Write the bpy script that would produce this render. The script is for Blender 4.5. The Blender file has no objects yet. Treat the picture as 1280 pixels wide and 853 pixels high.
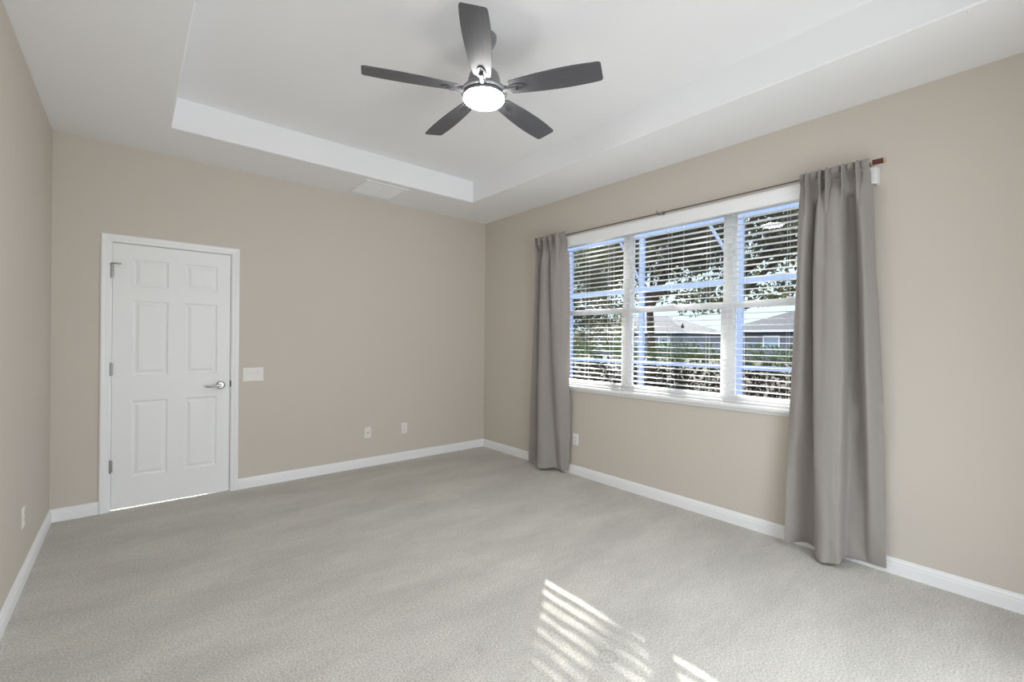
import bpy, bmesh, math, random
from mathutils import Vector, Matrix
random.seed(7)
S = bpy.context.scene
C = S.collection

# ------------------------------------------------------------------ camera
F, YAW, PIT, ROL, CH = 564.074, 0.699442, -0.00094855, 0.0098568, 1.33252
fwd = Vector((math.sin(YAW)*math.cos(PIT), math.cos(YAW)*math.cos(PIT), math.sin(PIT)))
rgt = Vector((math.cos(YAW), -math.sin(YAW), 0)); upv = rgt.cross(fwd)
r2 = rgt*math.cos(ROL)+upv*math.sin(ROL); u2 = -rgt*math.sin(ROL)+upv*math.cos(ROL)
cam = bpy.data.cameras.new('camera'); cam.sensor_width = 36; cam.lens = F/1280*36
cam.clip_start = 0.05; cam.clip_end = 500
co = bpy.data.objects.new('camera', cam); C.objects.link(co)
co.matrix_world = Matrix.Translation((0, 0, CH)) @ Matrix((r2, u2, -fwd)).transposed().to_4x4()
S.camera = co

# ------------------------------------------------------------------ world, sun, lamps
SKY = 1.5; SUN = 22.0; REARFILL = 38.0; LAMP = 66.0
w = bpy.data.worlds.new('sky'); S.world = w; w.use_nodes = True
nt = w.node_tree; nt.nodes.clear()
tc = nt.nodes.new('ShaderNodeTexCoord'); sx = nt.nodes.new('ShaderNodeSeparateXYZ')
rp = nt.nodes.new('ShaderNodeValToRGB'); bg = nt.nodes.new('ShaderNodeBackground'); ow = nt.nodes.new('ShaderNodeOutputWorld')
nt.links.new(tc.outputs['Generated'], sx.inputs[0]); nt.links.new(sx.outputs[2], rp.inputs[0])
rp.color_ramp.elements[0].position = 0.25; rp.color_ramp.elements[0].color = (.55, .70, .80, 1)
rp.color_ramp.elements[1].position = .55; rp.color_ramp.elements[1].color = (2.5, 2.7, 3.0, 1)
nt.links.new(rp.outputs[0], bg.inputs[0]); bg.inputs[1].default_value = SKY
nt.links.new(bg.outputs[0], ow.inputs[0])
sd = bpy.data.lights.new('sun', 'SUN'); sd.energy = SUN; sd.angle = math.radians(.53); sd.color = (1, .95, .87)
so = bpy.data.objects.new('sun', sd); C.objects.link(so)
SUNDIR = Vector((-1, -.82, -.572))
so.rotation_euler = SUNDIR.to_track_quat('-Z', 'Y').to_euler(); so.location = (20, 16, 15)
al = bpy.data.lights.new('rear_fill', 'AREA'); al.shape = 'RECTANGLE'; al.size = 2.2; al.size_y = 2.0  # added fill lamp behind the camera, standing in for unseen light there
al.energy = REARFILL; al.color = (.97, .985, 1)
ao = bpy.data.objects.new('rear_fill', al); C.objects.link(ao)
ao.location = (1.5, -1.25, 1.3); ao.rotation_euler = (math.radians(90), 0, math.radians(18))
vs = S.view_settings; vs.view_transform = 'Standard'; vs.look = 'None'; vs.gamma = 1; vs.use_curve_mapping = False
vs.exposure = 0.42
S.cycles.max_bounces = 10; S.cycles.diffuse_bounces = 7; S.cycles.transparent_max_bounces = 16
S.cycles.caustics_reflective = False; S.cycles.caustics_refractive = False

# ------------------------------------------------------------------ dimensions of the room
XL, XR, YB, YF, H = -0.4454, 3.3982, 4.5787, -0.53, 2.80
TX0, TX1, TY0, TY1, TH = .2012, 2.7703, .096, 3.9621, 3.022
WT = .16

# ------------------------------------------------------------------ materials
def mat(name, col, rough=.6, metal=0, bump=None, emit=None, spec=None, vary=None, trans=None):
    m = bpy.data.materials.new(name); m.use_nodes = True; n = m.node_tree; b = n.nodes['Principled BSDF']
    b.inputs['Base Color'].default_value = (*col, 1); b.inputs['Roughness'].default_value = rough
    b.inputs['Metallic'].default_value = metal
    if spec is not None: b.inputs['Specular IOR Level'].default_value = spec
    t = n.nodes.new('ShaderNodeTexCoord')
    def noise(scale, det=3):
        z = n.nodes.new('ShaderNodeTexNoise'); z.inputs['Scale'].default_value = scale; z.inputs['Detail'].default_value = det
        n.links.new(t.outputs['Object'], z.inputs['Vector']); return z
    if vary:
        sc, amt = vary; z = noise(sc); mx = n.nodes.new('ShaderNodeMix'); mx.data_type = 'RGBA'
        mx.inputs[6].default_value = (*[c*(1-amt) for c in col], 1); mx.inputs[7].default_value = (*[min(1, c*(1+amt)) for c in col], 1)
        n.links.new(z.outputs[0], mx.inputs[0]); n.links.new(mx.outputs[2], b.inputs['Base Color'])
    if bump:
        sc, st, ds = bump; z = noise(sc); bp = n.nodes.new('ShaderNodeBump'); bp.inputs['Strength'].default_value = st
        bp.inputs['Distance'].default_value = ds
        n.links.new(z.outputs[0], bp.inputs['Height']); n.links.new(bp.outputs[0], b.inputs['Normal'])
    if emit: b.inputs['Emission Color'].default_value = (*emit[0], 1); b.inputs['Emission Strength'].default_value = emit[1]
    if trans:
        tr = n.nodes.new('ShaderNodeBsdfTranslucent'); tr.inputs[0].default_value = (*trans[0], 1)
        mx = n.nodes.new('ShaderNodeMixShader'); mx.inputs[0].default_value = trans[1]
        o = n.nodes['Material Output']
        n.links.new(b.outputs[0], mx.inputs[1]); n.links.new(tr.outputs[0], mx.inputs[2]); n.links.new(mx.outputs[0], o.inputs[0])
    return m
M = {}
M['wall'] = mat('beige_wall_paint', (.636, .586, .523), .75, bump=(180, .12, .002), spec=.3)
M['ceil'] = mat('white_ceiling_paint', (.90, .905, .925), .85, bump=(60, .10, .003), spec=.2)
M['trim'] = mat('white_gloss_trim_paint', (.90, .905, .92), .35)
M['door'] = mat('white_door_paint', (.89, .895, .905), .42)
M['vinyl'] = mat('white_vinyl', (.91, .915, .93), .35)
M['slat'] = mat('white_blind_slat', (.93, .93, .93), .35, trans=((.95, .95, .95), .4))
M['plate'] = mat('white_plastic_plate', (.82, .79, .75), .35)
M['platew'] = mat('bright_white_plastic', (.86, .86, .86), .35)
M['dark'] = mat('dark_slot', (.03, .03, .03), .6)
M['nickel'] = mat('satin_nickel', (.55, .54, .52), .28, 1)
M['hinge'] = mat('hinge_metal', (.42, .41, .40), .35, 1)
M['rod'] = mat('dark_bronze_rod', (.2, .18, .16), .35, .7)
M['brass'] = mat('antique_brass', (.75, .58, .30), .3, 1)
M['finial'] = mat('red_brown_wood', (.10, .025, .018), .35, vary=(30, .3))
M['fanmetal'] = mat('dark_grey_metal', (.24, .245, .26), .36, .5)
M['bracket'] = mat('dark_bracket_metal', (.09, .092, .10), .45, .2)
M['lens'] = mat('lit_frosted_lens', (.9, .9, .9), .4, emit=((1, .985, .96), LAMP))
M['cageal'] = mat('shade_tinted_aluminium', (.20, .255, .42), .5)  # white aluminium with the blue tint of shade put into its base colour
M['cord'] = mat('white_cord', (.8, .8, .8), .7)
M['concrete'] = mat('patio_concrete', (.74, .72, .68), .8, vary=(3, .06))
M['mulch'] = mat('brown_mulch_and_grass', (.016, .012, .009), .95, spec=.05, vary=(4, .5))
M['leafdark'] = mat('dark_oak_leaf', (.06, .058, .042), .8, spec=.1, vary=(1.5, .4), trans=((.12, .13, .05), .3))
M['leafgreen'] = mat('green_hedge_leaf', (.05, .075, .02), .8, spec=.1, vary=(2, .5), trans=((.12, .17, .03), .4))
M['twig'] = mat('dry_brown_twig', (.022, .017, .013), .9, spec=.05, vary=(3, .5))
M['bark'] = mat('grey_brown_bark', (.06, .045, .036), .9, spec=.1, vary=(5, .3))
M['stucco'] = mat('grey_blue_stucco', (.15, .16, .20), .9)
M['shingle'] = mat('grey_roof_shingle', (.032, .033, .042), .9, spec=.1, vary=(2, .2))
M['winglass'] = mat('far_window_glass', (.25, .30, .38), .3)
M['hooks'] = mat('small_grey_hook', (.4, .4, .4), .4, 1)

def carpet_mat():
    m = mat('grey_beige_carpet', (.52, .50, .455), .95, spec=.05); n = m.node_tree; b = n.nodes['Principled BSDF']
    t = n.nodes.new('ShaderNodeTexCoord')
    def noise(sc, det, scale=(1, 1, 1), rot=0, rough=.5):
        mp = n.nodes.new('ShaderNodeMapping'); mp.inputs['Scale'].default_value = scale; mp.inputs['Rotation'].default_value = (0, 0, rot)
        n.links.new(t.outputs['Object'], mp.inputs[0])
        z = n.nodes.new('ShaderNodeTexNoise'); z.inputs['Scale'].default_value = sc; z.inputs['Detail'].default_value = det
        z.inputs['Roughness'].default_value = rough
        n.links.new(mp.outputs[0], z.inputs['Vector']); return z.outputs[0]
    def ramp(src, a, b_, lo, hi):
        r = n.nodes.new('ShaderNodeMapRange'); r.inputs[1].default_value = a; r.inputs[2].default_value = b_
        r.inputs[3].default_value = lo; r.inputs[4].default_value = hi; n.links.new(src, r.inputs[0]); return r.outputs[0]
    def mul(a, c):
        q = n.nodes.new('ShaderNodeMath'); q.operation = 'MULTIPLY'; n.links.new(a, q.inputs[0]); n.links.new(c, q.inputs[1]); return q.outputs[0]
    fine = ramp(noise(120, 4, rough=.75), .32, .68, .60, 1.36)
    mid = ramp(noise(9, 4, (1, 2.2, 1), .6), .35, .65, .97, 1.03)
    big = ramp(noise(1.5, 3, (1, 2.6, 1), .5), .36, .66, .90, 1.05)
    f = mul(mul(fine, mid), big)
    for (px, py, rr_, dp) in ((1.549, 1.19, .036, .22), (1.156, 1.568, .012, .2)):      # furniture dents: their shade painted as dark rings in the carpet colour
        ds = n.nodes.new('ShaderNodeVectorMath'); ds.operation = 'DISTANCE'; ds.inputs[1].default_value = (px, py, 0); n.links.new(t.outputs['Object'], ds.inputs[0])
        r_ = n.nodes.new('ShaderNodeValToRGB'); e_ = r_.color_ramp.elements; e_[0].position = max(.0, rr_-.009); e_[0].color = (1, 1, 1, 1); e_[1].position = rr_+.009; e_[1].color = (1, 1, 1, 1)
        m_ = e_.new(rr_); m_.color = (1-dp, 1-dp, 1-dp, 1); n.links.new(ds.outputs['Value'], r_.inputs[0]); f = mul(f, r_.outputs[0])
    col = n.nodes.new('ShaderNodeVectorMath'); col.operation = 'SCALE'; col.inputs[0].default_value = (.56, .54, .492)
    n.links.new(f, col.inputs['Scale']); n.links.new(col.outputs[0], b.inputs['Base Color'])
    bp = n.nodes.new('ShaderNodeBump'); bp.inputs['Strength'].default_value = .7; bp.inputs['Distance'].default_value = .006
    n.links.new(noise(150, 3, rough=.7), bp.inputs['Height']); n.links.new(bp.outputs[0], b.inputs['Normal'])
    b.inputs['Sheen Weight'].default_value = .15
    return m
M['carpet'] = carpet_mat()

def curtain_mat():
    m = mat('grey_taupe_curtain_cloth', (.36, .335, .315), .8, spec=.25, trans=((.42, .41, .42), .15)); n = m.node_tree; b = n.nodes['Principled BSDF']
    t = n.nodes.new('ShaderNodeTexCoord'); mp = n.nodes.new('ShaderNodeMapping'); mp.inputs['Scale'].default_value = (40, 40, 420)
    z = n.nodes.new('ShaderNodeTexNoise'); z.inputs['Scale'].default_value = 1; z.inputs['Detail'].default_value = 2
    n.links.new(t.outputs['Object'], mp.inputs[0]); n.links.new(mp.outputs[0], z.inputs['Vector'])
    mx = n.nodes.new('ShaderNodeMix'); mx.data_type = 'RGBA'; mx.inputs[6].default_value = (.355, .325, .303, 1); mx.inputs[7].default_value = (.44, .408, .385, 1)
    n.links.new(z.outputs[0], mx.inputs[0]); n.links.new(mx.outputs[2], b.inputs['Base Color'])
    b.inputs['Sheen Weight'].default_value = .2
    return m
M['curtain'] = curtain_mat()

def blade_mat():
    m = mat('dark_grey_wood_blade', (.13, .13, .14), .45); n = m.node_tree; b = n.nodes['Principled BSDF']
    t = n.nodes.new('ShaderNodeTexCoord'); mp = n.nodes.new('ShaderNodeMapping'); mp.inputs['Scale'].default_value = (6, 160, 6)
    z = n.nodes.new('ShaderNodeTexNoise'); z.inputs['Scale'].default_value = 1; z.inputs['Detail'].default_value = 4
    n.links.new(t.outputs['Object'], mp.inputs[0]); n.links.new(mp.outputs[0], z.inputs['Vector'])
    mx = n.nodes.new('ShaderNodeMix'); mx.data_type = 'RGBA'; mx.inputs[6].default_value = (.055, .057, .066, 1); mx.inputs[7].default_value = (.13, .13, .145, 1)
    n.links.new(z.outputs[0], mx.inputs[0]); n.links.new(mx.outputs[2], b.inputs['Base Color'])
    return m
M['blade'] = blade_mat()

def glass_mat():
    m = bpy.data.materials.new('clear_window_glass'); m.use_nodes = True; n = m.node_tree; n.nodes.clear()
    o = n.nodes.new('ShaderNodeOutputMaterial'); a = n.nodes.new('ShaderNodeBsdfTransparent'); g = n.nodes.new('ShaderNodeBsdfGlossy')
    a.inputs[0].default_value = (.93, .95, .96, 1); g.inputs['Roughness'].default_value = .02
    fr = n.nodes.new('ShaderNodeFresnel'); fr.inputs[0].default_value = 1.3
    x = n.nodes.new('ShaderNodeMixShader'); n.links.new(fr.outputs[0], x.inputs[0]); n.links.new(a.outputs[0], x.inputs[1]); n.links.new(g.outputs[0], x.inputs[2])
    n.links.new(x.outputs[0], o.inputs[0]); return m
M['glass'] = glass_mat()

# ------------------------------------------------------------------ helpers
class MB:
    def __init__(s): s.v = []; s.f = []; s.sm = []
    def add(s, vs, fs, smooth=False):
        o = len(s.v); s.v += [tuple(p) for p in vs]; s.f += [tuple(i+o for i in f) for f in fs]; s.sm += [smooth]*len(fs); return s
    def box(s, x0, x1, y0, y1, z0, z1):
        v = [(x, y, z) for x in (x0, x1) for y in (y0, y1) for z in (z0, z1)]
        return s.add(v, [(0, 1, 3, 2), (4, 6, 7, 5), (0, 4, 5, 1), (2, 3, 7, 6), (0, 2, 6, 4), (1, 5, 7, 3)])
    def quad(s, a, b, c, d): return s.add([a, b, c, d], [(0, 1, 2, 3)])
    def tube(s, pts, r, n=10, cap=True):
        pts = [Vector(p) for p in pts]; rs = r if isinstance(r, (list, tuple)) else [r]*len(pts); vs = []; fs = []
        for i, p in enumerate(pts):
            d = (pts[min(i+1, len(pts)-1)]-pts[max(i-1, 0)]).normalized()
            a = d.cross(Vector((0, 0, 1)) if abs(d.z) < .95 else Vector((1, 0, 0))).normalized(); b = d.cross(a)
            for k in range(n):
                t = 2*math.pi*k/n; vs.append(p+(a*math.cos(t)+b*math.sin(t))*rs[i])
        for i in range(len(pts)-1):
            for k in range(n): fs.append((i*n+k, i*n+(k+1) % n, (i+1)*n+(k+1) % n, (i+1)*n+k))
        s.add(vs, fs, True)
        if cap:
            s.add(vs[:n], [tuple(range(n))[::-1]]); s.add(vs[-n:], [tuple(range(n))])
        return s
    def lathe(s, prof, c=(0, 0, 0), n=48):
        vs = []; fs = []
        for (r, z) in prof:
            for k in range(n):
                t = 2*math.pi*k/n; vs.append((c[0]+r*math.cos(t), c[1]+r*math.sin(t), c[2]+z))
        for i in range(len(prof)-1):
            for k in range(n): fs.append((i*n+k, i*n+(k+1) % n, (i+1)*n+(k+1) % n, (i+1)*n+k))
        return s.add(vs, fs, True)
    def prism(s, prof, a, b, ax, ay):
        """profile points (p, q) laid out along ax, ay, swept from a to b"""
        a, b, ax, ay = map(Vector, (a, b, ax, ay)); n = len(prof)
        vs = [a+ax*p+ay*q for p, q in prof]+[b+ax*p+ay*q for p, q in prof]
        fs = [(i, (i+1) % n, n+(i+1) % n, n+i) for i in range(n)]+[tuple(range(n))[::-1], tuple(range(n, 2*n))]
        return s.add(vs, fs)
    def build(s, name, m, parent=None, bevel=0, seg=2, loc=None):
        me = bpy.data.meshes.new(name); me.from_pydata(s.v, [], s.f)
        bm = bmesh.new(); bm.from_mesh(me); bmesh.ops.recalc_face_normals(bm, faces=bm.faces); bm.to_mesh(me); bm.free()
        me.polygons.foreach_set('use_smooth', s.sm); me.materials.append(m)
        o = bpy.data.objects.new(name, me); C.objects.link(o)
        if bevel:
            b = o.modifiers.new('bevel', 'BEVEL'); b.width = bevel; b.segments = seg; b.limit_method = 'ANGLE'; b.angle_limit = .7
        if loc: o.location = loc
        if parent: o.parent = parent
        return o
def tag(o, label=None, cat=None, group=None, kind=None):
    if label: o['label'] = label
    if cat: o['category'] = cat
    if group: o['group'] = group
    if kind: o['kind'] = kind
    return o
def empty(name, loc=(0, 0, 0), rz=0):
    o = bpy.data.objects.new(name, None); C.objects.link(o); o.location = loc; o.rotation_euler = (0, 0, rz); o.empty_display_size = .05; return o
def copy_tree(o, parent=None):
    c = o.copy(); C.objects.link(c); c.parent = parent
    for ch in o.children: copy_tree(ch, c)
    return c
def pw(x, xs, ys):
    if x <= xs[0]: return ys[0]
    for i in range(len(xs)-1):
        if x <= xs[i+1]:
            t = (x-xs[i])/(xs[i+1]-xs[i]); return ys[i]+(ys[i+1]-ys[i])*t
    return ys[-1]

# ------------------------------------------------------------------ room shell
fl = MB(); fl.box(XL-WT, XR+WT, YF-WT, YB+.04, -.12, 0)
tag(fl.build('floor', M['carpet']), 'light grey beige carpet covering the whole floor', 'carpet', kind='structure')
c = MB(); zt = TH
ox0, ox1, oy0, oy1 = XL-WT, XR+WT, YF-WT, YB+WT
outer = [(ox0, oy0), (ox1, oy0), (ox1, oy1), (ox0, oy1)]; inner = [(TX0, TY0), (TX1, TY0), (TX1, TY1), (TX0, TY1)]
R_ = .012
inn2 = [(TX0-R_*.0, TY0), (TX1, TY0), (TX1, TY1), (TX0, TY1)]
for i in range(4):
    j = (i+1) % 4
    c.quad((*outer[i], H), (*outer[j], H), (*inner[j], H), (*inner[i], H))
    c.quad((*inner[i], H), (*inner[j], H), (*inner[j], zt), (*inner[i], zt))
    c.quad((*outer[i], H), (*outer[i], zt+.1), (*outer[j], zt+.1), (*outer[j], H))
c.quad(*[(*p, zt) for p in inner]); c.quad(*[(*p, zt+.1) for p in outer])
bmc = c.build('ceiling', M['ceil'])
me = bmc.data; bm = bmesh.new(); bm.from_mesh(me); bmesh.ops.remove_doubles(bm, verts=bm.verts, dist=1e-5)
bmesh.ops.recalc_face_normals(bm, faces=bm.faces)
ed = [e for e in bm.edges if all(TX0-.01 < v.co.x < TX1+.01 and TY0-.01 < v.co.y < TY1+.01 and v.co.z < H+.001 for v in e.verts)]
bmesh.ops.bevel(bm, geom=ed, offset=.009, segments=3, affect='EDGES', profile=.5); bm.to_mesh(me); bm.free()
tag(bmc, 'white tray ceiling with raised centre', 'ceiling', kind='structure')

m = MB(); m.box(XL-WT, XL, YF-WT, YB+WT, -.12, H); tag(m.build('wall_left', M['wall']), kind='structure')
DX0, DX1, DZ = -.140, .676, 2.072      # rough door opening
m = MB(); m.box(XL, DX0, YB, YB+WT, 0, H); m.box(DX1, XR, YB, YB+WT, 0, H); m.box(DX0, DX1, YB, YB+WT, DZ, H)
tag(m.build('wall_back', M['wall']), kind='structure')
WY0, WY1, WZ0, WZ1 = .715, 3.365, .885, 2.372
m = MB(); m.box(XR, XR+WT, YF-WT, WY0, -.12, H); m.box(XR, XR+WT, WY1, YB+WT, -.12, H)
m.box(XR, XR+WT, WY0, WY1, -.12, WZ0); m.box(XR, XR+WT, WY0, WY1, WZ1, H)
tag(m.build('wall_right', M['wall']), kind='structure')
m = MB(); m.box(XL, .25, YF-WT, YF, 0, H); m.box(2.45, XR, YF-WT, YF, 0, H); m.box(.25, 2.45, YF-WT, YF, 2.3, H)
tag(m.build('wall_front', M['wall']), kind='structure')
# passage beyond the unseen front opening, added to let light in, and the hall behind the door
m = MB(); m.box(XL-WT, XR+WT, -3.2, YF-WT, -.12, -.002); tag(m.build('floor_passage', M['carpet']), kind='structure')
m = MB(); m.box(-1.0, 1.6, YB+.04, YB+2.2, -.12, -.004); tag(m.build('floor_hall', M['concrete']), kind='structure')

# baseboards
BP = [(0, 0), (.014, 0), (.014, .058), (.0115, .062), (.0115, .074), (.007, .082), (.006, .090), (0, .092)]
def baseboard(name, a, b, nrm):
    mb = MB(); mb.prism(BP, a, b, nrm, (0, 0, 1)); return tag(mb.build(name, M['trim']), kind='structure')
baseboard('baseboard_left', (XL, YF, 0), (XL, YB, 0), (1, 0, 0))
baseboard('baseboard_right', (XR, YF, 0), (XR, YB, 0), (-1, 0, 0))
mb = MB(); mb.prism(BP, (XL, YB, 0), (-.187, YB, 0), (0, -1, 0), (0, 0, 1)); mb.prism(BP, (.717, YB, 0), (XR, YB, 0), (0, -1, 0), (0, 0, 1))
tag(mb.build('baseboard_back', M['trim']), kind='structure')

# ------------------------------------------------------------------ door
dr = empty('door_1', (0, YB, 0)); tag(dr, 'closed white six panel door in the back wall', 'door', kind='structure')
cp = [(0, .0), (0, .008), (.008, .012), (.02, .0125), (.026, .016), (.046, .018), (.054, .014), (.057, .008), (.057, 0)]   # (from inner edge outwards, projection)
mb = MB(); n_ = len(cp); ci0, ci1, cz = -.130, .660, 2.056
rings = []
for (px, pz) in (('L', 0), ('L', 1), ('R', 1), ('R', 0)):
    ring = []
    for a, q in cp:
        x = ci0-a if px == 'L' else ci1+a
        z = (cz+a) if pz else 0
        ring.append((x, -q, z))
    rings.append(ring)
vsn = [v for r_ in rings for v in r_]; fsn = []
for k in range(3):
    for i in range(n_-1): fsn.append((k*n_+i, k*n_+i+1, (k+1)*n_+i+1, (k+1)*n_+i))
mb.add(vsn, fsn); mb.build('door_casing', M['trim'], dr)
mb = MB(); mb.box(DX0, ci0+.011, .0, WT, 0, DZ); mb.box(ci1-.005, DX1, 0, WT, 0, DZ); mb.box(ci0+.011, ci1-.005, 0, WT, 2.053, DZ)
mb.box(ci0+.011, ci0+.02, (.0412), .075, 0, 2.053); mb.box(ci1-.014, ci1-.005, (.0412), .075, 0, 2.053); mb.box(ci0, ci1-.005, .0412, .075, 2.044, 2.053)
mb.build('door_jamb', M['trim'], dr)
# slab with moulded panels
sx0, sx1, sz0, sz1, sy = -.1175, .651, .009, 2.049, .006
xs = [sx0, .0, .221, .331, .556, sx1]; zs = [sz0, .243, .832, 1.034, 1.612, 1.726, 1.934, sz1]
mb = MB()
for i in range(5):
    for j in range(7):
        x0, x1, z0, z1 = xs[i], xs[i+1], zs[j], zs[j+1]
        if i in (1, 3) and j in (1, 3, 5):
            prev = (x0, x1, z0, z1, sy)
            for ins, dep in ((.006, .007), (.014, .0085), (.020, .0085), (.040, .0015), (.042, .001)):
                cur = (x0+ins, x1-ins, z0+ins, z1-ins, sy+dep)
                P = [(prev[0], prev[4], prev[2]), (prev[1], prev[4], prev[2]), (prev[1], prev[4], prev[3]), (prev[0], prev[4], prev[3])]
                Q = [(cur[0], cur[4], cur[2]), (cur[1], cur[4], cur[2]), (cur[1], cur[4], cur[3]), (cur[0], cur[4], cur[3])]
                mb.add(P+Q, [(k, (k+1) % 4, 4+(k+1) % 4, 4+k) for k in range(4)]); prev = cur
            mb.add(Q, [(0, 1, 2, 3)])
        else: mb.quad((x0, sy, z0), (x1, sy, z0), (x1, sy, z1), (x0, sy, z1))
mb.quad((sx0, .041, sz0), (sx0, .041, sz1), (sx1, .041, sz1), (sx1, .041, sz0))
mb.quad((sx0, sy, sz0), (sx0, .041, sz0), (sx1, .041, sz0), (sx1, sy, sz0)); mb.quad((sx0, sy, sz1), (sx1, sy, sz1), (sx1, .041, sz1), (sx0, .041, sz1))
mb.quad((sx0, sy, sz0), (sx0, sy, sz1), (sx0, .041, sz1), (sx0, .041, sz0)); mb.quad((sx1, sy, sz0), (sx1, .041, sz0), (sx1, .041, sz1), (sx1, sy, sz1))
slab = mb.build('door_panel', M['door'], dr)
for z in (.343, 1.084, 1.83):
    mb = MB(); mb.tube([(-.1225, -.006, z-.045), (-.1225, -.006, z+.045)], .0075, 10)
    for q in (-.047, .047): mb.tube([(-.1225, -.006, z+q-.003), (-.1225, -.006, z+q+.003)], .0062, 8)
    mb.box(-.1225, -.110, -.0015, .006, z-.044, z+.044); mb.box(-.134, -.1225, -.0015, .004, z-.044, z+.044)
    hg = mb.build('hinge', M['hinge'], dr)
mb = MB(); mb.tube([(-.1225, -.006, 1.885), (-.1225, -.02, 1.888), (-.085, -.04, 1.888), (-.075, -.030, 1.888)], .0045, 8)
mb.tube([(-.1225, -.006, 1.874), (-.1225, -.006, 1.892)], .010, 10); mb.tube([(-.0735, -.034, 1.888), (-.0735, -.012, 1.888)], .007, 8)
tag(mb.build('hinge_pin_stop', M['hinge'], dr), 'small metal door stop on the top hinge')
# lever handle
mb = MB(); mb.tube([(.583, .006, .926), (.583, -.004, .926)], .033, 28); mb.tube([(.583, -.004, .926), (.583, -.010, .926)], [.033, .022], 28)
mb.tube([(.583, -.008, .926), (.583, -.052, .926)], .0115, 16)
mb.tube([(.583, -.050, .926), (.565, -.054, .926), (.535, -.054, .923), (.505, -.052, .918), (.478, -.047, .921), (.466, -.044, .925)], [.0125, .0115, .0095, .0085, .0075, .004], 12)
tag(mb.build('door_handle', M['nickel'], dr), 'brushed nickel lever handle')
mb = MB(); mb.box(.6515, .6555, .0, .008, .905, .962); mb.box(.652, .664, -.0015, .0, .91, .957)
mb.build('strike_plate', M['dark'], dr)

# ------------------------------------------------------------------ windows, stool, blinds
wx0, wx1 = XR+.075, XR+.145
wb = [WY0, 1.578, 2.502, WY1]
for k in range(3):
    a, b = wb[k], wb[k+1]
    e = empty('window_%d' % (k+1), (0, 0, 0)); tag(e, ['white single hung window nearest the camera, behind the right curtain', 'white single hung window in the middle of the row', 'white single hung window furthest from the camera, by the left curtain'][k], 'window', kind='structure')
    mb = MB(); fw = .036
    mb.box(wx0, wx1, a, a+fw, WZ0, WZ1); mb.box(wx0, wx1, b-fw, b, WZ0, WZ1); mb.box(wx0, wx1, a+fw, b-fw, WZ0, WZ0+.03); mb.box(wx0, wx1, a+fw, b-fw, WZ1-fw, WZ1)
    mb.build('window_frame', M['vinyl'], e, .003)
    mb = MB(); s0, s1 = a+fw, b-fw; q = .018
    mb.box(wx0+.006, wx0+.034, s0, s0+q, WZ0+.03, 1.643); mb.box(wx0+.006, wx0+.034, s1-q, s1, WZ0+.03, 1.643)
    mb.box(wx0+.006, wx0+.034, s0+q, s1-q, WZ0+.03, WZ0+.055); mb.box(wx0+.006, wx0+.034, s0+q, s1-q, 1.600, 1.643)
    mb.build('lower_sash', M['vinyl'], e, .002)
    mb = MB(); mb.box(wx0+.038, wx0+.062, s0, s1, 1.60, 1.640); mb.box(wx0+.038, wx0+.062, s0, s0+.014, 1.64, WZ1-fw); mb.box(wx0+.038, wx0+.062, s1-.014, s1, 1.64, WZ1-fw)
    mb.box(wx0+.038, wx0+.062, s0, s1, WZ1-fw-.014, WZ1-fw); mb.build('upper_sash', M['vinyl'], e, .002)
    mb = MB(); mb.box(wx0+.018, wx0+.021, s0+q, s1-q, WZ0+.055, 1.598); mb.box(wx0+.049, wx0+.052, s0+.014, s1-.014, 1.64, WZ1-fw-.014)
    mb.build('glass_pane', M['glass'], e)
    mb = MB(); mb.box(wx0-.006, wx0+.008, (a+b)/2-.03, (a+b)/2+.03, 1.643, 1.655); mb.build('sash_lock', M['vinyl'], e, .002)
mb = MB(); mb.prism([(0, 0), (.155, 0), (.155, .021), (.012, .021), (.003, .019), (0, .012)], (XR-.045, WY0-.03, WZ0-.02), (XR-.045, WY1+.03, WZ0-.02), (1, 0, 0), (0, 0, 1))
mb.prism([(0, 0), (.012, 0), (.012, -.032), (.005, -.030), (.003, -.012), (0, -.008)], (XR-.0125, WY0-.02, WZ0-.02), (XR-.0125, WY1+.02, WZ0-.02), (1, 0, 0), (0, 0, 1))
tag(mb.build('trim_1', M['trim']), 'white window sill under the three windows', 'window sill', kind='structure')

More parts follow.
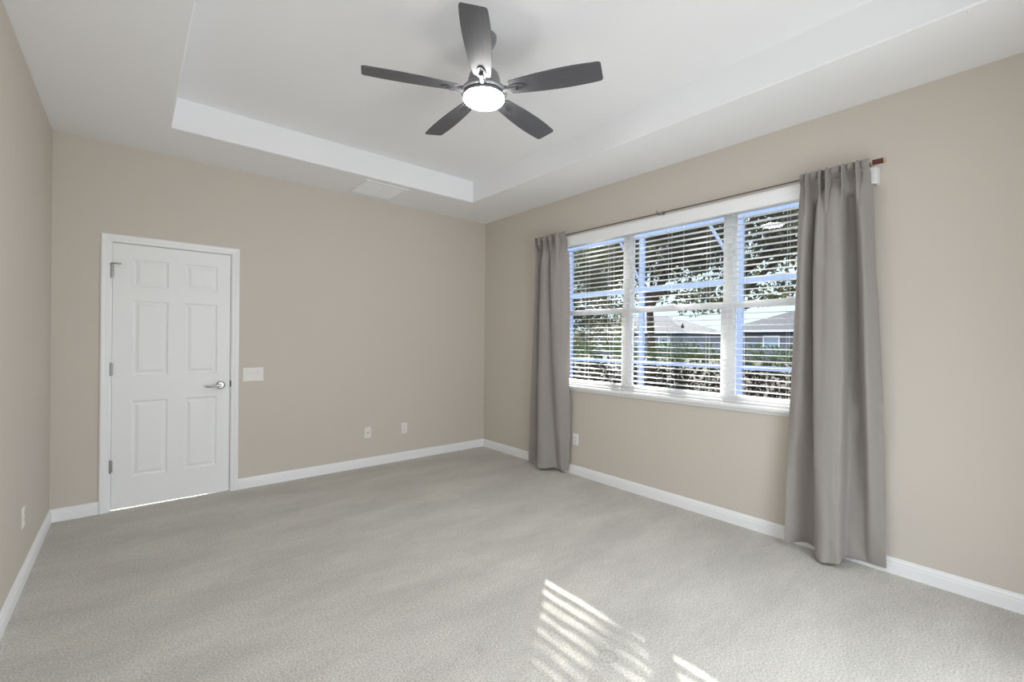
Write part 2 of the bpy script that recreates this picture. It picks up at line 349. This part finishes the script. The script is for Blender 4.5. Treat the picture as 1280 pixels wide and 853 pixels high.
names = ['white horizontal slat blind nearest the camera, beside the right curtain', 'white horizontal slat blind in the middle, over the centre window', 'white horizontal slat blind furthest from the camera, beside the left curtain']
bcx = XR+.036
for k in range(3):
    a, b = wb[k]+(.006 if k == 0 else .003), wb[k+1]-(.006 if k == 2 else .003)
    e = empty('window_blind', (bcx, (a+b)/2, WZ0)); hw = (b-a)/2
    tag(e, names[k], 'window blind', 'slatted blinds over the windows')
    mb = MB(); mb.box(-.027, .027, -hw, hw, 1.432, 1.480); mb.build('headrail', M['vinyl'], e, .002)
    pitch = .0438; mb = MB(); z = .050; rows = []
    while z < 1.42:
        dx = .0248; cv = .0022; tl = random.uniform(-.0006, .0006)
        pr_ = [(-dx, -.0004+tl), (-dx*.5, cv*.8), (0, cv), (dx*.5, cv*.8), (dx, -tl), (dx, .0031), (dx*.5, cv*.8+.0035), (0, cv+.0035), (-dx*.5, cv*.8+.0035), (-dx, .0031+tl)]
        mb.prism(pr_, (0, -hw, z), (0, hw, z), (1, 0, 0), (0, 0, 1)); rows.append(z); z += pitch
    mb.build('slats', M['slat'], e)
    mb = MB(); mb.box(-.0255, .0255, -hw, hw, .004, .020); mb.build('bottom_rail', M['slat'], e, .003)
    mb = MB()
    for yy in (-hw+.13, 0, hw-.13):
        for xx in (-.0265, .0265): mb.tube([(xx, yy, .015), (xx, yy, 1.432)], .0009, 5)
    mb.build('ladder_cord', M['cord'], e)
    if k:
        ty, tz = ((1.90, 1.463) if k == 1 else (2.655, 1.325)); ty -= (a+b)/2; tz -= WZ0
        mb = MB(); mb.tube([(-.033, ty, 1.432), (-.033, ty, tz+.02)], .0012, 6); mb.build('pull_cord', M['cord'], e)
        mb = MB(); mb.lathe([(.001, .022), (.004, .020), (.007, .004), (.0125, -.014), (.0115, -.017), (.001, -.017)], (-.033-.006, ty, tz), 14)
        tag(mb.build('cord_tassel', M['dark'], e), 'black cord tassel')
v = empty('blind_valance', (XR, 2.0, 2.278)); tag(v, 'long white valance board across the top of the three blinds', 'valance')
mb = MB(); vy0, vy1 = .652-2, 3.40-2
mb.prism([(0, 0), (.012, 0), (.012, .100), (.003, .100), (0, .096), (0, .088), (.003, .085), (.003, .016), (0, .012)], (-.070, vy0, 0), (-.070, vy1, 0), (1, 0, 0), (0, 0, 1))
mb.build('valance_board', M['vinyl'], v)
mb = MB(); mb.box(-.058, -.001, vy0, vy0+.010, 0, .100); mb.build('end_return', M['vinyl'], v)
mb = MB(); mb.box(-.058, -.001, vy1-.010, vy1, 0, .100); mb.build('end_return', M['vinyl'], v)

# ------------------------------------------------------------------ curtain rod
RX, RZ = XR-.092, 2.394
rd = empty('curtain_rod', (RX, 2.06, RZ)); tag(rd, 'thin dark curtain rod with red brown end caps above the windows', 'curtain rod')
mb = MB(); mb.tube([(0, -1.40, -.002), (0, 0, -.004), (0, 1.43, .0)], .0055, 12); mb.build('rod', M['rod'], rd)
for sgn, y0 in ((-1, -1.385), (1, 1.43)):
    def cyl(ya, yb, r0, nm, mt, par, r1=None):
        q = MB(); q.tube([(0, ya, 0), (0, yb, 0)], [r0, r1 or r0], 20); return q.build(nm, M[mt], par)
    f_ = cyl(y0+sgn*.004, y0+sgn*.060, .0155, 'finial', 'finial', rd)
    tag(f_, 'red brown end cap with brass rings')
    cyl(y0, y0+sgn*.006, .0165, 'finial_ring', 'brass', f_); cyl(y0+sgn*.058, y0+sgn*.066, .0165, 'finial_ring', 'brass', f_)
for y_ in (-1.355, .02, 1.40):
    q = MB(); q.tube([(0.0, y_, -.009), (.03, y_, -.006), (.088, y_, -.004)], .0035, 8); q.box(.086, .0915, y_-.012, y_+.012, -.013, .032)
    if abs(y_) < .1: q.tube([(-.0, y_, -.012), (-.011, y_, -.006), (-.011, y_, .004), (-.008, y_, .010)], .003, 8)
    q.tube([(-.004, y_+.006, .0), (-.004, y_+.006, .02)], .004, 8)
    q.build('rod_bracket', M['rod'], rd)

# ------------------------------------------------------------------ curtains
def catmull(P, n):
    out = []
    for i in range(len(P)-1):
        p0 = P[max(i-1, 0)]; p1 = P[i]; p2 = P[i+1]; p3 = P[min(i+2, len(P)-1)]
        for k in range(n):
            t = k/n; out.append(tuple(.5*((2*b)+(-a+c_)*t+(2*a-5*b+4*c_-d)*t*t+(-a+3*b-3*c_+d)*t**3) for a, b, c_, d in zip(p0, p1, p2, p3)))
    out.append(tuple(P[-1])); return out
def curtain(rows, label, seed, pinch, name='curtain'):
    """rows: list of (z, [(y, d, dz)...]) control profiles; d = distance from the wall"""
    rnd = random.Random(seed); sub = 10; lines = []
    for z, P in rows: lines.append(catmull([(y, d, z+dz) for y, d, dz in P], sub))
    nu = len(lines[0]); cols = []
    for u in range(nu): cols.append(catmull([L[u] for L in lines], 12))
    nv = len(cols[0]); ph = [rnd.uniform(0, 6.28) for _ in range(6)]
    verts = []; faces = []
    for v_ in range(nv):
        for u in range(nu):
            y, d, z = cols[u][v_]; s = u/nu; t = v_/nv
            wob = .0016*math.sin(9*z+ph[0]+14*s)+.0012*math.sin(21*z+ph[1]+31*s)+.0008*math.sin(45*z+ph[2]+60*s)
            A = pw(z, [2.12, 2.30, 2.345, 2.39, 2.43], [0, .7, 1.15, 1, .75])
            if A:
                for yc in pinch:
                    g = abs(y-yc); d += A*(.036*math.exp(-(g/.006)**2)-.017*math.exp(-((g-.015)/.006)**2)); y -= A*.25*(y-yc)*math.exp(-(g/.03)**2)
            if z > 2.36: d = max(d, .1005)
            if z > 2.24: d = max(d, .086)
            if .80 < z < .98: d = max(d, .058)
            verts.append((XR-d+wob*min(1, t*4), y+wob*.5, z))
    for v_ in range(nv-1):
        for u in range(nu-1): faces.append((v_*nu+u, v_*nu+u+1, (v_+1)*nu+u+1, (v_+1)*nu+u))
    mb = MB(); mb.add(verts, faces, True); e = empty(name, (0, 0, 0))
    o = mb.build('cloth', M['curtain'], e); s_ = o.modifiers.new('thickness', 'SOLIDIFY'); s_.thickness = .002; s_.offset = 0
    # stitched hem line near the bottom
    return tag(e, label, 'curtain', 'curtains hung on the rod'), verts, nu, nv
# right curtain
ZT = 2.425
R = [
 (2.418, [(1.040, 0.118, 0), (1.012, 0.118, 0), (.996, 0.118, -.002), (.976, 0.118, 0), (.945, 0.118, 0), (.925, 0.118, -.002), (.906, 0.118, 0), (.888, 0.118, -.002), (.860, 0.118, 0), (.826, 0.118, 0), (.806, 0.118, -.002), (.783, 0.118, 0), (.752, 0.118, 0), (.736, 0.118, -.002), (.715, 0.118, 0), (.682, 0.118, 0)]),
 (2.385, [(1.042, 0.118, 0), (1.008, 0.118, 0), (.996, 0.118, 0), (.984, 0.118, 0), (.945, 0.118, 0), (.925, 0.118, 0), (.912, 0.118, 0), (.889, 0.118, 0), (.868, 0.118, 0), (.824, 0.118, 0), (.806, 0.118, 0), (.790, 0.118, 0), (.752, 0.118, 0), (.736, 0.118, 0), (.722, 0.118, 0), (.680, 0.118, 0)]),
 (2.335, [(1.045, 0.088, 0), (1.010, 0.089, 0), (.997, 0.116, 0), (.985, 0.089, 0), (.942, 0.088, 0), (.925, 0.117, 0), (.912, 0.090, 0), (.889, 0.119, 0), (.870, 0.098, 0), (.828, 0.088, 0), (.808, 0.115, 0), (.790, 0.088, 0), (.756, 0.088, 0), (.738, 0.112, 0), (.720, 0.098, 0), (.678, 0.088, 0)]),
 (2.15, [(1.055, 0.081, 0), (1.030, 0.119, 0), (1.003, 0.133, 0), (.975, 0.098, 0), (.955, 0.064, 0), (.948, 0.112, 0), (.925, 0.156, 0), (.895, 0.144, 0), (.870, 0.156, 0), (.835, 0.156, 0), (.808, 0.121, 0), (.796, 0.052, 0), (.756, 0.052, 0), (.738, 0.110, 0), (.712, 0.133, 0), (.668, 0.064, 0)]),
 (1.75, [(1.066, 0.070, 0.0), (1.045, 0.116, 0.0), (1.015, 0.130, 0.0), (0.985, 0.092, 0.0), (0.962, 0.052, 0.0), (0.957, 0.116, 0.0), (0.935, 0.167, 0.0), (0.890, 0.173, 0.0), (0.860, 0.181, 0.0), (0.819, 0.177, 0.0), (0.793, 0.155, 0.0), (0.797, 0.050, 0.0), (0.750, 0.041, 0.0), (0.728, 0.092, 0.0), (0.695, 0.133, 0.0), (0.655, 0.052, 0.0)]),
 (1.20, [(1.086, 0.073, 0.0), (1.050, 0.110, 0.0), (1.015, 0.119, 0.0), (0.985, 0.081, 0.0), (0.955, 0.050, 0.0), (0.948, 0.121, 0.0), (0.930, 0.179, 0.0), (0.890, 0.190, 0.0), (0.855, 0.197, 0.0), (0.809, 0.193, 0.0), (0.780, 0.171, 0.0), (0.784, 0.050, 0.0), (0.745, 0.041, 0.0), (0.712, 0.087, 0.0), (0.680, 0.127, 0.0), (0.626, 0.047, 0.0)]),
 (.60, [(1.098, 0.104, 0.0), (1.055, 0.110, 0.0), (1.020, 0.081, 0.0), (0.980, 0.055, 0.0), (0.950, 0.052, 0.0), (0.935, 0.127, 0.0), (0.920, 0.190, 0.0), (0.885, 0.211, 0.0), (0.845, 0.213, 0.0), (0.809, 0.209, 0.0), (0.783, 0.187, 0.0), (0.787, 0.060, 0.0), (0.750, 0.041, 0.0), (0.705, 0.064, 0.0), (0.665, 0.098, 0.0), (0.608, 0.035, 0.0)]),
 (.18, [(1.098, 0.130, 0.0), (1.060, 0.095, 0.0), (1.020, 0.060, 0.0), (0.985, 0.045, 0.0), (0.950, 0.058, 0.0), (0.930, 0.130, 0.0), (0.905, 0.190, 0.0), (0.870, 0.212, 0.0), (0.835, 0.205, 0.0), (0.799, 0.201, 0.0), (0.786, 0.179, 0.0), (0.790, 0.075, 0.0), (0.755, 0.055, 0.0), (0.705, 0.045, 0.0), (0.665, 0.060, 0.0), (0.600, 0.040, 0.0)]),
 (.030, [(1.092, 0.150, 0.0), (1.060, 0.090, 0.004), (1.022, 0.040, 0.008), (0.985, 0.032, 0.006), (0.948, 0.058, 0.0), (0.928, 0.130, -0.004), (0.900, 0.195, -0.012), (0.868, 0.222, -0.014), (0.832, 0.205, -0.012), (0.796, 0.201, -0.004), (0.786, 0.179, 0.004), (0.790, 0.070, 0.006), (0.757, 0.055, 0.004), (0.705, 0.034, 0.002), (0.665, 0.036, 0.0), (0.597, 0.034, 0.0)]),
]
curtain(R, 'grey taupe pleated curtain on the right, nearest the camera, beside the blank wall', 3, [.997, .926, .888, .807, .737])
L = [
 (2.426, [(3.530, 0.118, 0), (3.505, 0.118, -.002), (3.480, 0.118, 0), (3.452, 0.118, -.002), (3.430, 0.118, 0), (3.395, 0.118, 0), (3.370, 0.118, -.002), (3.350, 0.118, 0), (3.305, 0.118, 0), (3.285, 0.118, -.002), (3.262, 0.118, 0), (3.215, 0.118, 0), (3.192, 0.118, -.002), (3.165, 0.118, 0), (3.125, 0.118, 0), (3.095, 0.118, 0)]),
 (2.390, [(3.530, 0.118, 0), (3.508, 0.118, 0), (3.492, 0.118, 0), (3.452, 0.118, 0), (3.436, 0.118, 0), (3.388, 0.118, 0), (3.370, 0.118, 0), (3.354, 0.118, 0), (3.300, 0.118, 0), (3.284, 0.118, 0), (3.268, 0.118, 0), (3.208, 0.118, 0), (3.192, 0.118, 0), (3.176, 0.118, 0), (3.125, 0.118, 0), (3.095, 0.118, 0)]),
 (2.335, [(3.535, 0.088, 0), (3.508, 0.114, 0), (3.490, 0.088, 0), (3.454, 0.112, 0), (3.430, 0.088, 0), (3.392, 0.088, 0), (3.372, 0.119, 0), (3.350, 0.094, 0), (3.298, 0.088, 0), (3.284, 0.117, 0), (3.262, 0.104, 0), (3.215, 0.094, 0), (3.194, 0.117, 0), (3.170, 0.097, 0), (3.125, 0.090, 0), (3.097, 0.088, 0)]),
 (2.15, [(3.545, 0.070, 0), (3.520, 0.121, 0), (3.492, 0.110, 0), (3.465, 0.052, 0), (3.435, 0.052, 0), (3.415, 0.133, 0), (3.390, 0.156, 0), (3.345, 0.150, 0), (3.300, 0.081, 0), (3.286, 0.121, 0), (3.262, 0.150, 0), (3.222, 0.144, 0), (3.195, 0.144, 0), (3.165, 0.121, 0), (3.130, 0.098, 0), (3.095, 0.052, 0)]),
 (1.75, [(3.570, 0.064, 0), (3.545, 0.110, 0), (3.510, 0.098, 0), (3.475, 0.041, 0), (3.440, 0.052, 0), (3.420, 0.139, 0), (3.390, 0.167, 0), (3.335, 0.156, 0), (3.290, 0.098, 0), (3.278, 0.116, 0), (3.255, 0.150, 0), (3.215, 0.156, 0), (3.185, 0.144, 0), (3.155, 0.121, 0), (3.120, 0.098, 0), (3.092, 0.041, 0)]),
 (1.20, [(3.600, 0.064, 0), (3.570, 0.104, 0), (3.530, 0.092, 0), (3.490, 0.041, 0), (3.450, 0.058, 0), (3.428, 0.144, 0), (3.390, 0.173, 0), (3.330, 0.156, 0), (3.280, 0.110, 0), (3.262, 0.112, 0), (3.235, 0.144, 0), (3.200, 0.156, 0), (3.165, 0.150, 0), (3.130, 0.127, 0), (3.100, 0.087, 0), (3.085, 0.041, 0)]),
 (.60, [(3.630, 0.066, 0), (3.595, 0.104, 0), (3.545, 0.087, 0), (3.500, 0.041, 0), (3.460, 0.070, 0), (3.430, 0.150, 0), (3.385, 0.181, 0), (3.325, 0.156, 0), (3.280, 0.104, 0), (3.250, 0.089, 0), (3.215, 0.116, 0), (3.180, 0.130, 0), (3.145, 0.127, 0), (3.112, 0.098, 0), (3.082, 0.064, 0), (3.075, 0.030, 0)]),
 (.18, [(3.640, 0.080, 0), (3.600, 0.095, 0), (3.550, 0.075, 0), (3.500, 0.045, 0), (3.460, 0.085, 0), (3.425, 0.155, 0), (3.375, 0.178, 0), (3.315, 0.150, 0), (3.275, 0.095, 0), (3.240, 0.072, 0), (3.205, 0.082, 0), (3.175, 0.088, 0), (3.145, 0.085, 0), (3.120, 0.060, 0), (3.098, 0.040, 0), (3.090, 0.030, 0)]),
 (.028, [(3.625, 0.095, 0), (3.590, 0.085, .003), (3.545, 0.065, .004), (3.495, 0.042, .004), (3.450, 0.095, 0), (3.415, 0.170, -.004), (3.365, 0.188, -.008), (3.305, 0.155, -.004), (3.268, 0.085, .003), (3.235, 0.064, .003), (3.200, 0.072, -.002), (3.172, 0.080, -.004), (3.145, 0.072, -.003), (3.125, 0.050, 0), (3.108, 0.034, 0), (3.100, 0.030, 0)]),
]
curtain(L, 'grey pleated curtain on the left of the windows, nearest the far corner', 5, [3.508, 3.453, 3.371, 3.285, 3.193])

# ------------------------------------------------------------------ ceiling fan
fan = empty('ceiling_fan', (1.486, 2.029, TH)); tag(fan, 'dark grey five blade ceiling fan with a lit round lamp', 'ceiling fan')
Z0 = -TH
mb = MB(); mb.lathe([(0.001, 3.021), (.066, 3.021), (.068, 3.012), (.064, 2.990), (.050, 2.962), (.030, 2.948), (.014, 2.944)], (0, 0, Z0)); mb.build('canopy', M['fanmetal'], fan)
mb = MB(); mb.tube([(0, 0, 2.955+Z0), (0, 0, 2.845+Z0)], .0125, 16); mb.build('downrod', M['fanmetal'], fan)
mb = MB(); mb.lathe([(.012, 2.862), (.030, 2.858), (.040, 2.842), (.062, 2.826), (.080, 2.806), (.088, 2.780), (.094, 2.752), (.104, 2.732), (.122, 2.720), (.128, 2.712), (.128, 2.704), (.112, 2.700), (.001, 2.700)], (0, 0, Z0)); mb.build('motor_housing', M['fanmetal'], fan)
mb = MB(); mb.lathe([(.095, 2.7005), (.112, 2.698), (.1135, 2.690), (.1135, 2.680), (.110, 2.679), (.105, 2.681), (.001, 2.681)], (0, 0, Z0)); mb.build('lamp_ring', M['fanmetal'], fan)
mb = MB(); mb.lathe([(.1125, 2.6795), (.1125, 2.668), (.106, 2.660), (.085, 2.654), (.045, 2.650), (.001, 2.649)], (0, 0, Z0)); mb.build('lamp_lens', M['lens'], fan)
def blade_obj(th, first):
    pit = math.radians(-11.34)
    Mx = Matrix.Rotation(th, 4, 'Z') @ Matrix.Rotation(pit, 4, 'X'); Mx.translation = Vector((0, 0, 2.714+Z0))
    if first is None:
        mb = MB(); R0, R1, t = .150, .648, .0035; N = 22; top = []; bot = []
        def hw(s): return pw(s, [0, .12, .3, .55, .75, .9, 1], [.047, .052, .062, .0695, .0695, .066, .062])
        outl = []
        pts = [R0+(R1-R0)*i/N for i in range(N+1)]
        sm = [hw(i/N) for i in range(N+1)]
        for _ in range(3): sm = [sm[0]]+[(sm[i-1]+2*sm[i]+sm[i+1])/4 for i in range(1, N)]+[sm[-1]]
        r = .012
        upper = [(R0+.0, sm[0]-r), (R0+.004, sm[0]-.004), (R0+r, sm[0])]+[(pts[i], sm[i]) for i in range(2, N-0)]+[(R1-r, sm[-1]), (R1-.004, sm[-1]-.004), (R1, sm[-1]-r)]
        outl = upper+[(x, -y) for x, y in upper[::-1]]; n = len(outl)
        V = [(x, y, t) for x, y in outl]+[(x, y, -t) for x, y in outl]
        Fc = [tuple(range(n)), tuple(range(2*n-1, n-1, -1))]+[(i, n+i, n+(i+1) % n, (i+1) % n) for i in range(n)]
        mb.add(V, Fc); o = mb.build('blade', M['blade'], fan, .0015)
        q = MB(); z = -t
        q.tube([(.085, 0, -.004), (.125, 0, -.006), (.155, 0, -.009), (.19, 0, -.010)], [.022, .017, .013, .012], 12)
        q.prism([(.145, -.020), (.185, -.026), (.215, -.022), (.236, -.010), (.240, 0), (.236, .010), (.215, .022), (.185, .026), (.145, .020)], (0, 0, -.0036), (0, 0, -.009), (1, 0, 0), (0, 1, 0))
        for x_, y_ in ((.17, .014), (.17, -.014), (.222, 0)): q.tube([(x_, y_, -.008), (x_, y_, -.0115)], .004, 8)
        q.build('blade_bracket', M['bracket'], o, .001)
    else: o = copy_tree(first, fan)
    o.matrix_local = Mx; return o
b0 = None
for k in range(5):
    o = blade_obj(math.radians(-130.63+72*k), b0); b0 = b0 or o

# ------------------------------------------------------------------ ceiling vent, hook
vt = empty('ceiling_vent', (1.848, 4.252, H)); tag(vt, 'flat white square air vent in the lower ceiling border near the back wall', 'air vent')
mb = MB(); s = .214; fw = .022
mb.box(-s, s, -s, -s+fw, -.008, 0); mb.box(-s, s, s-fw, s, -.008, 0); mb.box(-s, -s+fw, -s+fw, s-fw, -.008, 0); mb.box(s-fw, s, -s+fw, s-fw, -.008, 0)
mb.build('vent_frame', M['ceil'], vt, .002)
mb = MB(); y = -s+fw; mb.box(-s+fw, s-fw, -s+fw, s-fw, -.0022, 0)
while y < s-fw-.02:
    mb.prism([(.002, -.0022), (.002, -.0045), (.012, -.0036), (.0145, -.0022)], (-s+fw, y, 0), (s-fw, y, 0), (0, 1, 0), (0, 0, 1)); y += .0185
mb.build('louvers', M['ceil'], vt)
mb = MB(); mb.tube([(0, 0, 0), (0, 0, -.006), (.006, 0, -.011), (.012, 0, -.006)], .0022, 8); mb.lathe([(.001, -.003), (.007, -.002), (.008, 0)], (0, 0, 0), 14)
tag(mb.build('ceiling_hook', M['ceil'], loc=(2.80, .235, H)), 'tiny white hook in the ceiling border at the upper right', 'hook')

# ------------------------------------------------------------------ switch and outlets (built facing -y, width along x)
sw = empty('light_switch', (.830, YB, 1.008)); tag(sw, 'white three rocker light switch plate on the wall right of the door', 'light switch')
mb = MB(); mb.box(-.081, .081, -.006, 0, -.061, .061); mb.build('switch_plate', M['plate'], sw, .003)
for x in (-.046, 0, .046):
    mb = MB(); mb.prism([(-.009, -.033), (-.006, -.033), (-.006, .033), (-.011, .033), (-.008, .0)], (x-.0165, 0, 0), (x+.0165, 0, 0), (0, 1, 0), (0, 0, 1)); mb.build('rocker', M['plate'], sw, .0008)
def outlet(loc, rz, label, kindo, mt='plate'):
    e = empty('wall_outlet', loc, rz); tag(e, label, 'wall outlet', 'outlets on the walls')
    mb = MB(); mb.box(-.036, .036, -.006, 0, -.058, .058); mb.build('cover_plate', M[mt], e, .003)
    if kindo == 'coax':
        mb = MB(); mb.tube([(0, -.006, 0), (0, -.008, 0)], .008, 6); mb.tube([(0, -.008, 0), (0, -.018, 0)], .0048, 12); tag(mb.build('cable_jack', M['hinge'], e), 'metal cable jack')
        for z in (-.042, .042):
            mb = MB(); mb.tube([(0, -.006, z), (0, -.0072, z)], .003, 8); mb.build('screw', M[mt], e)
    else:
        for z in (-.0195, .0195):
            mb = MB(); mb.box(-.0165, .0165, -.0085, -.006, z-.0145, z+.0145); r = mb.build('socket', M[mt], e, .002)
            mb = MB()
            for x in (-.0065, .0065): mb.box(x-.001, x+.001, -.0088, -.0084, z-.002, z+.007)
            mb.box(-.002, .002, -.0088, -.0084, z-.0105, z-.0065); mb.build('slots', M['dark'], r)
        mb = MB(); mb.tube([(0, -.006, 0), (0, -.0072, 0)], .003, 8); mb.build('screw', M[mt], e)
outlet((1.890, YB, .355), 0, 'white cable jack plate low on the back wall, left of the duplex outlet', 'coax')
outlet((2.305, YB, .355), 0, 'white duplex outlet low on the back wall, nearer the far corner', 'duplex')
outlet((XR, 3.031, .352), -math.pi/2, 'white outlet on the window wall right of the left curtain', 'duplex', 'platew')
outlet((XL, 3.543, .357), math.pi/2, 'white outlet low on the left wall near the door corner', 'duplex')

# ------------------------------------------------------------------ outside
m = MB(); m.quad((XR+WT, -40, -.14), (90, -40, -.14), (90, 90, -.14), (XR+WT, 90, -.14))
tag(m.build('ground', M['mulch']), kind='structure')
m = MB(); m.box(XR+WT, 6.05, -3, 9, -.139, -.05); tag(m.build('patio_slab', M['concrete']), kind='structure')
pc = empty('pool_cage', (5.9, 3, -.05)); tag(pc, 'white aluminium screen enclosure frame outside the windows, blue shade tint in its colour', 'pool enclosure')
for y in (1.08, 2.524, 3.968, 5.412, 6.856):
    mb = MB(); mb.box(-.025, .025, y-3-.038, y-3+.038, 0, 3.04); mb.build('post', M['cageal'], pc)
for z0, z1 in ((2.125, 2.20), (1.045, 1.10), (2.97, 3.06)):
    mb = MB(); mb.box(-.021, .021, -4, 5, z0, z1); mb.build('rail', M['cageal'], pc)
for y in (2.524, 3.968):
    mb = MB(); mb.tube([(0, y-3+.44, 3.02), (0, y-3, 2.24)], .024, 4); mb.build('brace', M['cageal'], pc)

def leaves(name, mtl, parent, blobs, n, size, seed, shell=.45):
    rnd = random.Random(seed); V = []; Fs = []
    tot = sum(b[3]*b[4]*b[5] for b in blobs)
    for (cx_, cy_, cz_, rx, ry, rz) in blobs:
        for _ in range(int(n*rx*ry*rz/tot)):
            while True:
                a, b, c_ = (rnd.uniform(-1, 1) for _ in range(3)); q = a*a+b*b+c_*c_
                if shell*shell < q < 1: break
            p = Vector((cx_+a*rx, cy_+b*ry, cz_+c_*rz))
            d = Vector((rnd.gauss(0, 1), rnd.gauss(0, 1), rnd.gauss(0, 1))).normalized(); e = d.orthogonal().normalized()
            e = Matrix.Rotation(rnd.uniform(0, 6.28), 3, d) @ e; f_ = d.cross(e); L_ = size*rnd.uniform(.6, 1.3); W_ = L_*.42
            o = len(V); V += [tuple(p-e*L_*.5), tuple(p+f_*W_*.5+d*W_*.15), tuple(p+e*L_*.5), tuple(p-f_*W_*.5+d*W_*.15)]; Fs.append((o, o+1, o+2, o+3))
    me = bpy.data.meshes.new(name); me.from_pydata(V, [], Fs); me.materials.append(mtl)
    o = bpy.data.objects.new(name, me); C.objects.link(o); o.parent = parent; return o
def tree(loc, h, blobs, n, size, seed, label, tr=.16, branches=6, limb=None, name='oak_tree'):
    e = empty(name, loc); tag(e, label, 'tree', 'trees beyond the pool enclosure'); rnd = random.Random(seed)
    mb = MB(); mb.tube([(0, 0, 0), (.06, .04, h*.4), (-.03, .1, h)], [tr, tr*.8, tr*.55], 10)
    for k in range(branches):
        b = rnd.choice(blobs); q = Vector((b[0], b[1], b[2]))+Vector((rnd.uniform(-.5, .5)*b[3], rnd.uniform(-.5, .5)*b[4], rnd.uniform(-.3, .5)*b[5]))
        a = Vector((0, .06, h*rnd.uniform(.7, 1))); mb.tube([a, (a+q)/2+Vector((0, 0, .15)), q], [tr*.45, tr*.25, .02], 6)
    if limb: mb.tube([Vector(q) for q in limb], [.13, .085, .070, .05], 8)
    mb.build('trunk', M['bark'], e); leaves('foliage', M['leafdark'], e, blobs, n, size, seed); return e
tree((12, 5.32, -.14), 3.4, [(0, -.3, 5.0, 2.0, 2.6, 1.9), (-.6, -2.6, 4.3, 1.6, 1.8, 1.4), (.5, 1.8, 4.7, 1.6, 1.7, 1.3), (0, -.2, 2.75, 1.2, 1.2, .45), (0, -2.4, 2.8, 1.1, 1.3, .4)], 17000, .17, 11, 'dense dark tree beyond the hedge seen through the window nearest the right curtain', tr=.24)
tree((12.6, 8.1, -.14), 3.2, [(.3, 0, 4.7, 1.8, 2.0, 1.3), (0, -1.4, 5.3, 1.6, 1.6, 1.2), (.2, 1.9, 4.4, 1.6, 1.7, 1.3), (0, -.9, 3.1, 1.0, 1.1, .5), (0, -1.5, 2.55, .8, .8, .35), (0, 1.4, 3.0, 1.0, .9, .45)], 11000, .16, 12, 'leafy tree with sky showing through, seen through the centre window', limb=[(0, .1, 2.6), (-.54, .79, 5.1), (-.54, 1.62, 6.05), (-.54, 2.87, 7.5)])
tree((15.5, 14.2, -.14), 3.0, [(0, 0, 4.6, 2.2, 2.6, 2.0), (0, 3.0, 4.2, 2.0, 2.2, 1.8), (-.5, -2.6, 4.6, 1.4, 1.6, 1.2), (0, -1.5, 2.7, 1.2, 1.9, .7), (0, 2, 2.5, 1.2, 2, .8), (0, -1, 1.9, 1.2, 2.6, .9)], 17000, .18, 13, 'paler tree standing furthest left, behind the blind beside the left curtain')
tree((13.2, 13.3, -.14), 6.4, [(-1.0, -2.8, 8.22, 2.3, 3.3, 1.75), (1, -4.7, 9.9, 2.5, 3.0, 2.0)], 17000, .16, 14, 'tall tree with a thin trunk and a high crown between its neighbours', tr=.11, branches=8)

hd = empty('hedge', (8.9, 6, -.14)); tag(hd, 'clipped green hedge running behind the pool enclosure', 'hedge')
bl = [(random.uniform(-.35, .35), -9+i*.42, 1.22+random.uniform(-.06, .05), .45, .4, .33) for i in range(56)]
leaves('foliage', M['leafgreen'], hd, bl, 16000, .075, 21, .2)
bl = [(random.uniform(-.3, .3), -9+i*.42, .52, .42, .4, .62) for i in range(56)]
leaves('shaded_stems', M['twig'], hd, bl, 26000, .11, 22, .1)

def house(loc, rz, L_, W_, hip, label, seed):
    e = empty('neighbour_house', loc, rz); tag(e, label, 'house', 'houses behind the hedge')
    mb = MB(); mb.box(-W_/2, W_/2, -L_/2, L_/2, 0, 2.6); mb.build('walls', M['stucco'], e)
    o = .5; a, b = W_/2+o, L_/2+o; rh = 2.0
    V = [(-a, -b, 2.55), (a, -b, 2.55), (a, b, 2.55), (-a, b, 2.55), (0, -b+hip, 2.55+rh), (0, b-hip, 2.55+rh)]
    mb = MB(); mb.add(V, [(0, 1, 4), (1, 2, 5, 4), (2, 3, 5), (3, 0, 4, 5), (0, 3, 2, 1)]); mb.build('roof', M['shingle'], e)
    mb = MB(); mb.box(-a-.02, -a+.05, -b, b, 2.42, 2.58); mb.box(-a, a, -b-.02, -b+.05, 2.42, 2.58); mb.box(-a, a, b-.05, b+.02, 2.42, 2.58); mb.build('fascia', M['vinyl'], e)
    k = -L_/2+1.5
    while k < L_/2-1.5:
        mb = MB(); mb.box(-W_/2-.04, -W_/2+.02, k, k+1.3, .9, 2.1); f = mb.build('window', M['vinyl'], e)
        mb = MB(); mb.box(-W_/2-.06, -W_/2-.03, k+.08, k+1.22, .98, 2.02); mb.build('pane', M['winglass'], f); k += 3.0
house((48, 31.8, -.14), 0, 15, 9, 5.0, 'grey roofed house behind the hedge, seen through the centre window', 1)
house((46, 11.5, -.14), 0, 15, 9, 5.0, 'grey roofed house behind the hedge, seen through the window beside the right curtain', 2)
